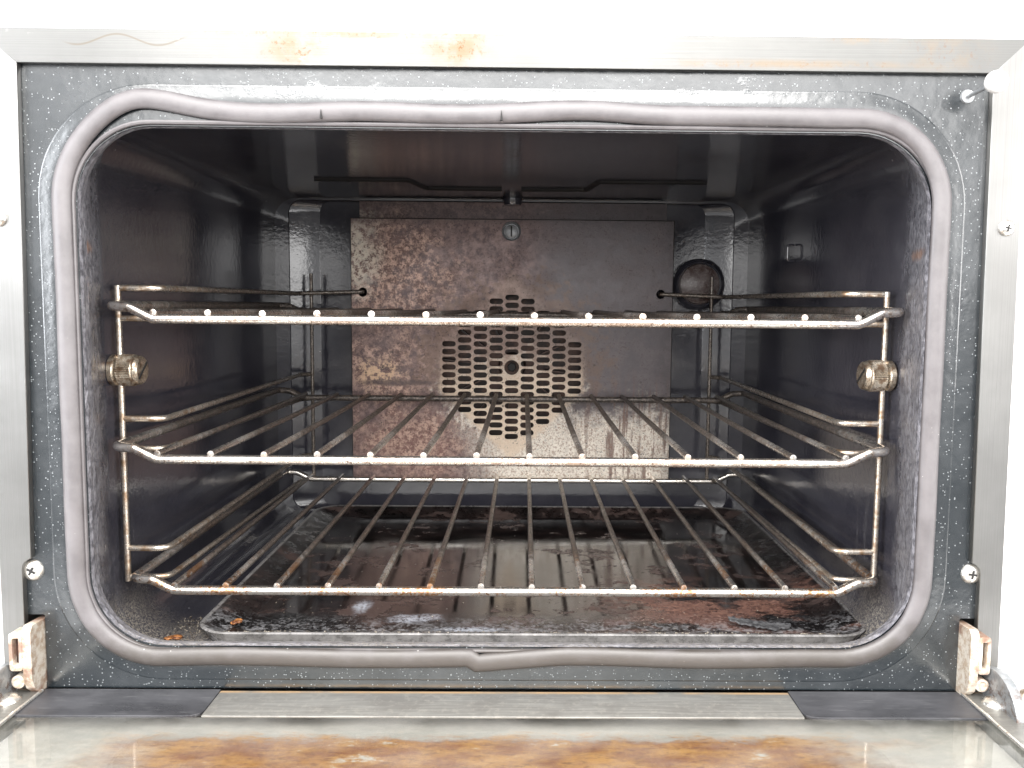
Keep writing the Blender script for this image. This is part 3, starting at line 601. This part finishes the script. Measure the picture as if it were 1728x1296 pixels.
# hinges
def hinge(s, x0, x1):
    xi, xo = (x1, x0) if s < 0 else (x0, x1)           # xi: towards the middle
    a, b = sorted((xi, xi-(-s)*0.0045*(-1) if 0 else xi+s*0.0042))
    prof = [(-0.038, -0.0745), (-0.0545, -0.0735), (-0.0565, -0.0760), (-0.0565, -0.0990), (-0.0545, -0.1045), (-0.0500, -0.1085), (-0.040, -0.1085)]
    hp = link('hinge', plate('hinge', [fillet2(prof, 0.002)], b-a-0.0004, YZ((a+b)/2), 0.0002), M['zinc'], oven, angle=30)
    # U-shaped outer cheek with a window
    a2, b2 = sorted((xi+s*0.0044, xo))
    prof = [(-0.046, -0.0770), (-0.0555, -0.0770), (-0.0570, -0.0785), (-0.0570, -0.0945), (-0.0530, -0.0965), (-0.046, -0.0965)]
    me = plate('hinge_cheek', [[(u, v) for u, v in rr] for rr in (rrect(a2, b2, -0.0950, -0.0768, 0.0012, 3), rrect(a2+0.0013, b2-0.0013, -0.0925, -0.0790, 0.0004, 2))], 0.008, XZ(-0.0525), 0.0002)
    link('hinge_cheek', me, M['zinc'], hp, angle=30)
    bm = bmesh.new(); box(bm, a2+0.0010, b2-0.0010, -0.0535, -0.0495, -0.0930, -0.0785); link('hinge_core', bm, M['fan'], hp, smooth=False)
    # quadrant plate
    P = [(-0.046, -0.110)]
    P += [(-0.0485, -0.0945), (-0.0560, -0.0925)]
    for k in range(9):
        t = math.radians(92-88*k/8); P.append((-0.058-0.0210*math.cos(t)*1.0, -0.1105+0.0185*math.sin(t)))
    P += [(-0.079, -0.114), (-0.046, -0.114)]
    xa = xo+s*0.0005; me = plate('hinge_quadrant', [P], 0.0042, YZ(xa+s*0.0030), 0.0003); link('hinge_quadrant', me, M['plate'], hp, angle=30)
    bm = bmesh.new(); lathe(bm, [(0.0032, -0.004), (0.0032, 0.0012), (0.0022, 0.0016), (0.0018, 0.0006), (0, 0.0006)], ((a2+b2)/2+0.0, -0.0545, -0.1010), (0, -1, 0), 20); link('rivet', bm, M['zinc'], hp)
def fillet2(P, r): return [(v.x, v.y) for v in fillet([Vector((a, b, 0)) for a, b in P], r, 3, True)]
hinge(-1, -0.2325, -0.2222); hinge(1, 0.2272, 0.2368)

# the folded-down door
ZD = -0.1088; DL = -0.2228; DR = 0.2290; YE = -0.36
bm = bmesh.new(); box(bm, DL-0.013, DR+0.0155, YE, -0.0480, -0.1420, -0.1262, 0.001); door = link('oven_door', bm, M['steel_case'], oven)
bm = bmesh.new(); box(bm, DL+0.001, DR-0.001, YE+0.01, -0.0485, -0.1255, -0.1165); link('inner_panel', bm, M['doorpanel'], door, smooth=False)
bm = bmesh.new(); box(bm, DL+0.0012, DR-0.0012, YE+0.004, -0.0730, ZD-0.0042, ZD-0.0004, 0.0004, 1); link('glass_pane', bm, M['glass'], door, smooth=False)
bm = bmesh.new(); box(bm, -0.1362, 0.1428, -0.0725, -0.0472, ZD-0.0012, ZD, 0.0004); link('hinge_edge_strip', bm, M['strip'], door)
for a, b, flip in ((DL+0.0010, -0.1366, 0), (0.1432, DR-0.0010, 1)):
    L = [(a, -0.0466), (b, -0.0466), (b, -0.0728), (a, -0.0728)]
    L = fillet2(L, 0.0001) if 0 else ([(a, -0.0466), (b, -0.0466), (b, -0.0680), (b-0.001, -0.0706), (b-0.0036, -0.0722), (b-0.008, -0.0728), (a, -0.0728)] if not flip else [(a, -0.0466), (b, -0.0466), (b, -0.0728), (a+0.008, -0.0728), (a+0.0036, -0.0722), (a+0.001, -0.0706), (a, -0.0680)])
    link('corner_bracket', plate('corner_bracket', [L], 0.0010, XY(ZD-0.0004), 0.0002), M['retainer'], door, angle=30)
for s, a, b in ((-1, DL-0.0135, DL+0.0006), (1, DR-0.0006, DR+0.0160)):
    bm = bmesh.new(); box(bm, a, b, YE, -0.0455, ZD-0.0172, ZD+0.0010, 0.0010, 2); rail = link('side_rail', bm, M['strip'], door)
    bm = bmesh.new(); cx = -0.2318 if s < 0 else 0.2380
    lathe(bm, [(0.0058, 0), (0.0054, 0.0010), (0.0040, 0.0022), (0.0020, 0.0029), (0, 0.0031)], (cx, -0.0600, ZD+0.0010), (0, 0, 1), 28); link('rail_screw', bm, M['screw'], door)
    e_ = DL+0.0012 if s < 0 else DR-0.0012
    bm = bmesh.new(); tube(bm, [(e_, -0.050, ZD+0.0010), (e_, YE, ZD+0.0010)], 0.0009, 8); link('rail_edge', bm, M['screw'], door)
# outer front sheet of the door, wider than the frame
bm = bmesh.new(); box(bm, X0-0.2600, X0+0.2590, YE-0.01, -0.0600, -0.1480, -0.1424, 0.001)
box(bm, X0+0.2560, X0+0.2590, YE-0.01, -0.0600, -0.1424, -0.1150, 0.0006); box(bm, X0-0.2600, X0-0.2570, YE-0.01, -0.0600, -0.1424, -0.1150, 0.0006)
link('outer_sheet', bm, M['zinc'], door)
bm = bmesh.new(); tube(bm, fillet([(0.2520, -0.058, -0.128), (0.2520, -0.058, -0.1010), (0.2535, -0.066, -0.1010), (0.2560, -0.095, -0.106)], 0.004), 0.0011, 8); link('spring_hook', bm, M['zinc'], door)

# ------------------------------------------------------------------ wire racks
LR = 0.2995; SP = 0.0283; HR = 0.2072
def rack(loc, label):
    r = thing('wire_rack', loc, label, 'oven rack', 'wire racks in the oven'); V = Vector(loc)
    zf = -0.0032; ze = 0.0034
    P = [(-HR, 0.0, ze), (-0.1970, -0.0004, ze-0.0006), (-0.1850, -0.0004, zf), (0.1850, -0.0004, zf), (0.1970, -0.0004, ze-0.0006), (HR, 0.0, ze),
         (HR, LR, ze), (0.1970, LR, ze-0.0006), (0.1850, LR, zf), (-0.1850, LR, zf), (-0.1970, LR, ze-0.0006), (-HR, LR, ze)]
    rad = [0.005, 0.006, 0.010, 0.010, 0.006, 0.005]*2
    bm = bmesh.new(); Q = fillet(P, rad, 6, True)
    # subdivide long runs so the rail can bow slightly
    tube(bm, [Vector(q) for q in Q], 0.0026, 14, closed=True)
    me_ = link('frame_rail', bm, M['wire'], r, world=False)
    bm = bmesh.new(); tube(bm, [(0, -0.0020, 0), (0, 0.08, -0.0002), (0, 0.16, -0.0004), (0, 0.24, -0.0002), (0, LR+0.0018, 0)], 0.00178, 14, dome=0.00015)
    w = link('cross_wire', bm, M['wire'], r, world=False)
    for j in range(14):
        q = w if j == 0 else w.copy()
        if j: COL.objects.link(q); q.parent = r
        q.location = ((j-6.5)*SP, 0, random.uniform(-0.0002, 0.0002)); q.rotation_euler = (random.uniform(-0.001, 0.001), 0, random.uniform(-0.0025, 0.0025))
    return r
proto = rack((0.0004, 0.0, 0.0002), 'middle of the three chrome wire oven racks, between the knurled nuts and the bottom rack')
def copy_thing(o, loc, label):
    c = o.copy(); COL.objects.link(c); c.location = loc; c['label'] = label
    for ch in list(o.children):
        d = ch.copy(); COL.objects.link(d); d.parent = c
        if d.name.startswith('cross_wire'): d.rotation_euler = (random.uniform(-0.001, 0.001), 0, random.uniform(-0.0025, 0.0025))
    return c
copy_thing(proto, (0.0024, -0.0045, 0.0752), 'topmost chrome wire oven rack, seen almost edge on above the knurled nuts')
copy_thing(proto, (0.0024, 0.0122, -0.0757), 'lowest wire oven rack with browned front rail, just above the burnt tray')

# ------------------------------------------------------------------ tray and what lies in it
TX0, TX1, TY0, TY1 = -0.1765, 0.2135, 0.0135, 0.3180
tray = thing('baking_tray', (0.0185, 0.166, -0.113), 'blackened shallow baking tray crusted with burnt residue on the oven floor', 'baking tray')
bm = bmesh.new()
def trayring(i, z, r): return [bm.verts.new((a, b, z)) for a, b in rrect(TX0+i, TX1-i, TY0+i, TY1-i, r, 8)]
rg = [trayring(0.0045, -0.1126, 0.018), trayring(0.0005, -0.1056, 0.022), trayring(0, -0.1048, 0.022), trayring(0.0006, -0.1042, 0.022), trayring(0.0016, -0.1041, 0.021), trayring(0.0026, -0.1050, 0.020), trayring(0.020, -0.1106, 0.012), trayring(0.024, -0.1112, 0.010)]
for A, B in zip(rg, rg[1:]):
    for k in range(len(A)): bm.faces.new((A[k], A[(k+1) % len(A)], B[(k+1) % len(A)], B[k]))
bm.faces.new(rg[-1]); bm.faces.new(rg[0])
link('tray_pan', bm, M['tray'], tray, angle=50)

def lump(name, c, size, mat, n=1, seed=0, flat=0.5):
    rnd = random.Random(seed); bm = bmesh.new()
    for i in range(n):
        r = bmesh.ops.create_icosphere(bm, subdivisions=2, radius=1.0); k = rnd.uniform(0.5, 1)
        off = Vector((rnd.uniform(-1, 1)*size*0.9, rnd.uniform(-1, 1)*size*0.7, 0)) if n > 1 else Vector()
        for v in r['verts']:
            f = 1+rnd.uniform(-0.25, 0.25); v.co = Vector((v.co.x*size*k*f, v.co.y*size*k*f*0.8, v.co.z*size*k*flat*f))+off+Vector(c)
    o = link(name, bm, mat, None); return o
def settle(o, c):
    o.data.transform(Matrix.Translation(-Vector(c))); o.location = c
c = (-0.157, 0.0405, -0.1078); o = lump('burnt_crumb', c, 0.0030, M['crumb'], 5, 3, 0.45); settle(o, c); tag(o, 'rust orange burnt food crumb inside the left front corner of the tray', 'food crumb')
c = (-0.191, 0.026, -0.1122); o = lump('burnt_crumb', c, 0.0034, M['crumb'], 5, 5, 0.40); settle(o, c); tag(o, 'rust orange burnt food crumb on the oven floor left of the tray', 'food crumb')
# long charred flake in the right of the tray
bm = bmesh.new(); rnd = random.Random(4); top_ = []; bot_ = []
N = 22
for i in range(N+1):
    u = i/N; x_ = 0.136+0.036*u; cy = 0.046-0.007*math.sin(u*2.4)+0.001*rnd.uniform(-1, 1); wd = 0.0034*math.sin(math.pi*min(1, max(0.06, u)))**0.5*(1+0.3*rnd.uniform(-1, 1))+0.0006; zz = -0.1100+0.0022*(1-u)**2+0.0008*rnd.random()
    top_.append([bm.verts.new((x_, cy+wd*t, zz+0.0010+0.0006*(t > 0.9))) for t in (-1, -0.3, 0.3, 1)]); bot_.append([bm.verts.new((x_, cy+wd*t, zz)) for t in (-1, -0.3, 0.3, 1)])
for i in range(N):
    for k in range(3):
        bm.faces.new((top_[i][k], top_[i+1][k], top_[i+1][k+1], top_[i][k+1])); bm.faces.new((bot_[i][k], bot_[i][k+1], bot_[i+1][k+1], bot_[i+1][k]))
    for k in (0, 3): bm.faces.new((top_[i][k], top_[i+1][k], bot_[i+1][k], bot_[i][k]))
for i in (0, N):
    for k in range(3): bm.faces.new((top_[i][k], top_[i][k+1], bot_[i][k+1], bot_[i][k]))
o = link('charred_flake', bm, M['char']); settle(o, (0.154, 0.042, -0.110)); tag(o, 'long thin grey charred flake lying in the right front of the tray', 'flake')
# grit: one object of countless tiny bits
bm = bmesh.new(); rnd = random.Random(11)
def bit(x_, y_, z_, s_):
    r = bmesh.ops.create_icosphere(bm, subdivisions=1, radius=s_)
    for v in r['verts']: v.co = Vector((v.co.x*rnd.uniform(0.6, 1.3)+x_, v.co.y*rnd.uniform(0.6, 1.3)+y_, v.co.z*0.6+z_))
for i in range(900):
    u = rnd.random()
    if u < 0.40: bit(rnd.uniform(-0.208, -0.178), rnd.uniform(0.012, 0.06), -0.1127+0.0001, rnd.uniform(0.00015, 0.0006))
    elif u < 0.86: x_ = rnd.uniform(-0.165, 0.195); d = abs(rnd.gauss(0, 0.006)); bit(x_, 0.0185+d, -0.1052-0.0054*min(1, (d+0.0008)/0.0158)+0.0002, rnd.uniform(0.00015, 0.00055))
    else: bit(rnd.uniform(-0.15, 0.19), rnd.uniform(0.04, 0.11), -0.1110, rnd.uniform(0.00015, 0.0005))
o = link('food_grit', bm, M['grit']); o['kind'] = 'stuff'; tag(o, 'fine ash and crumbs scattered over the oven floor and front of the tray', 'crumbs')
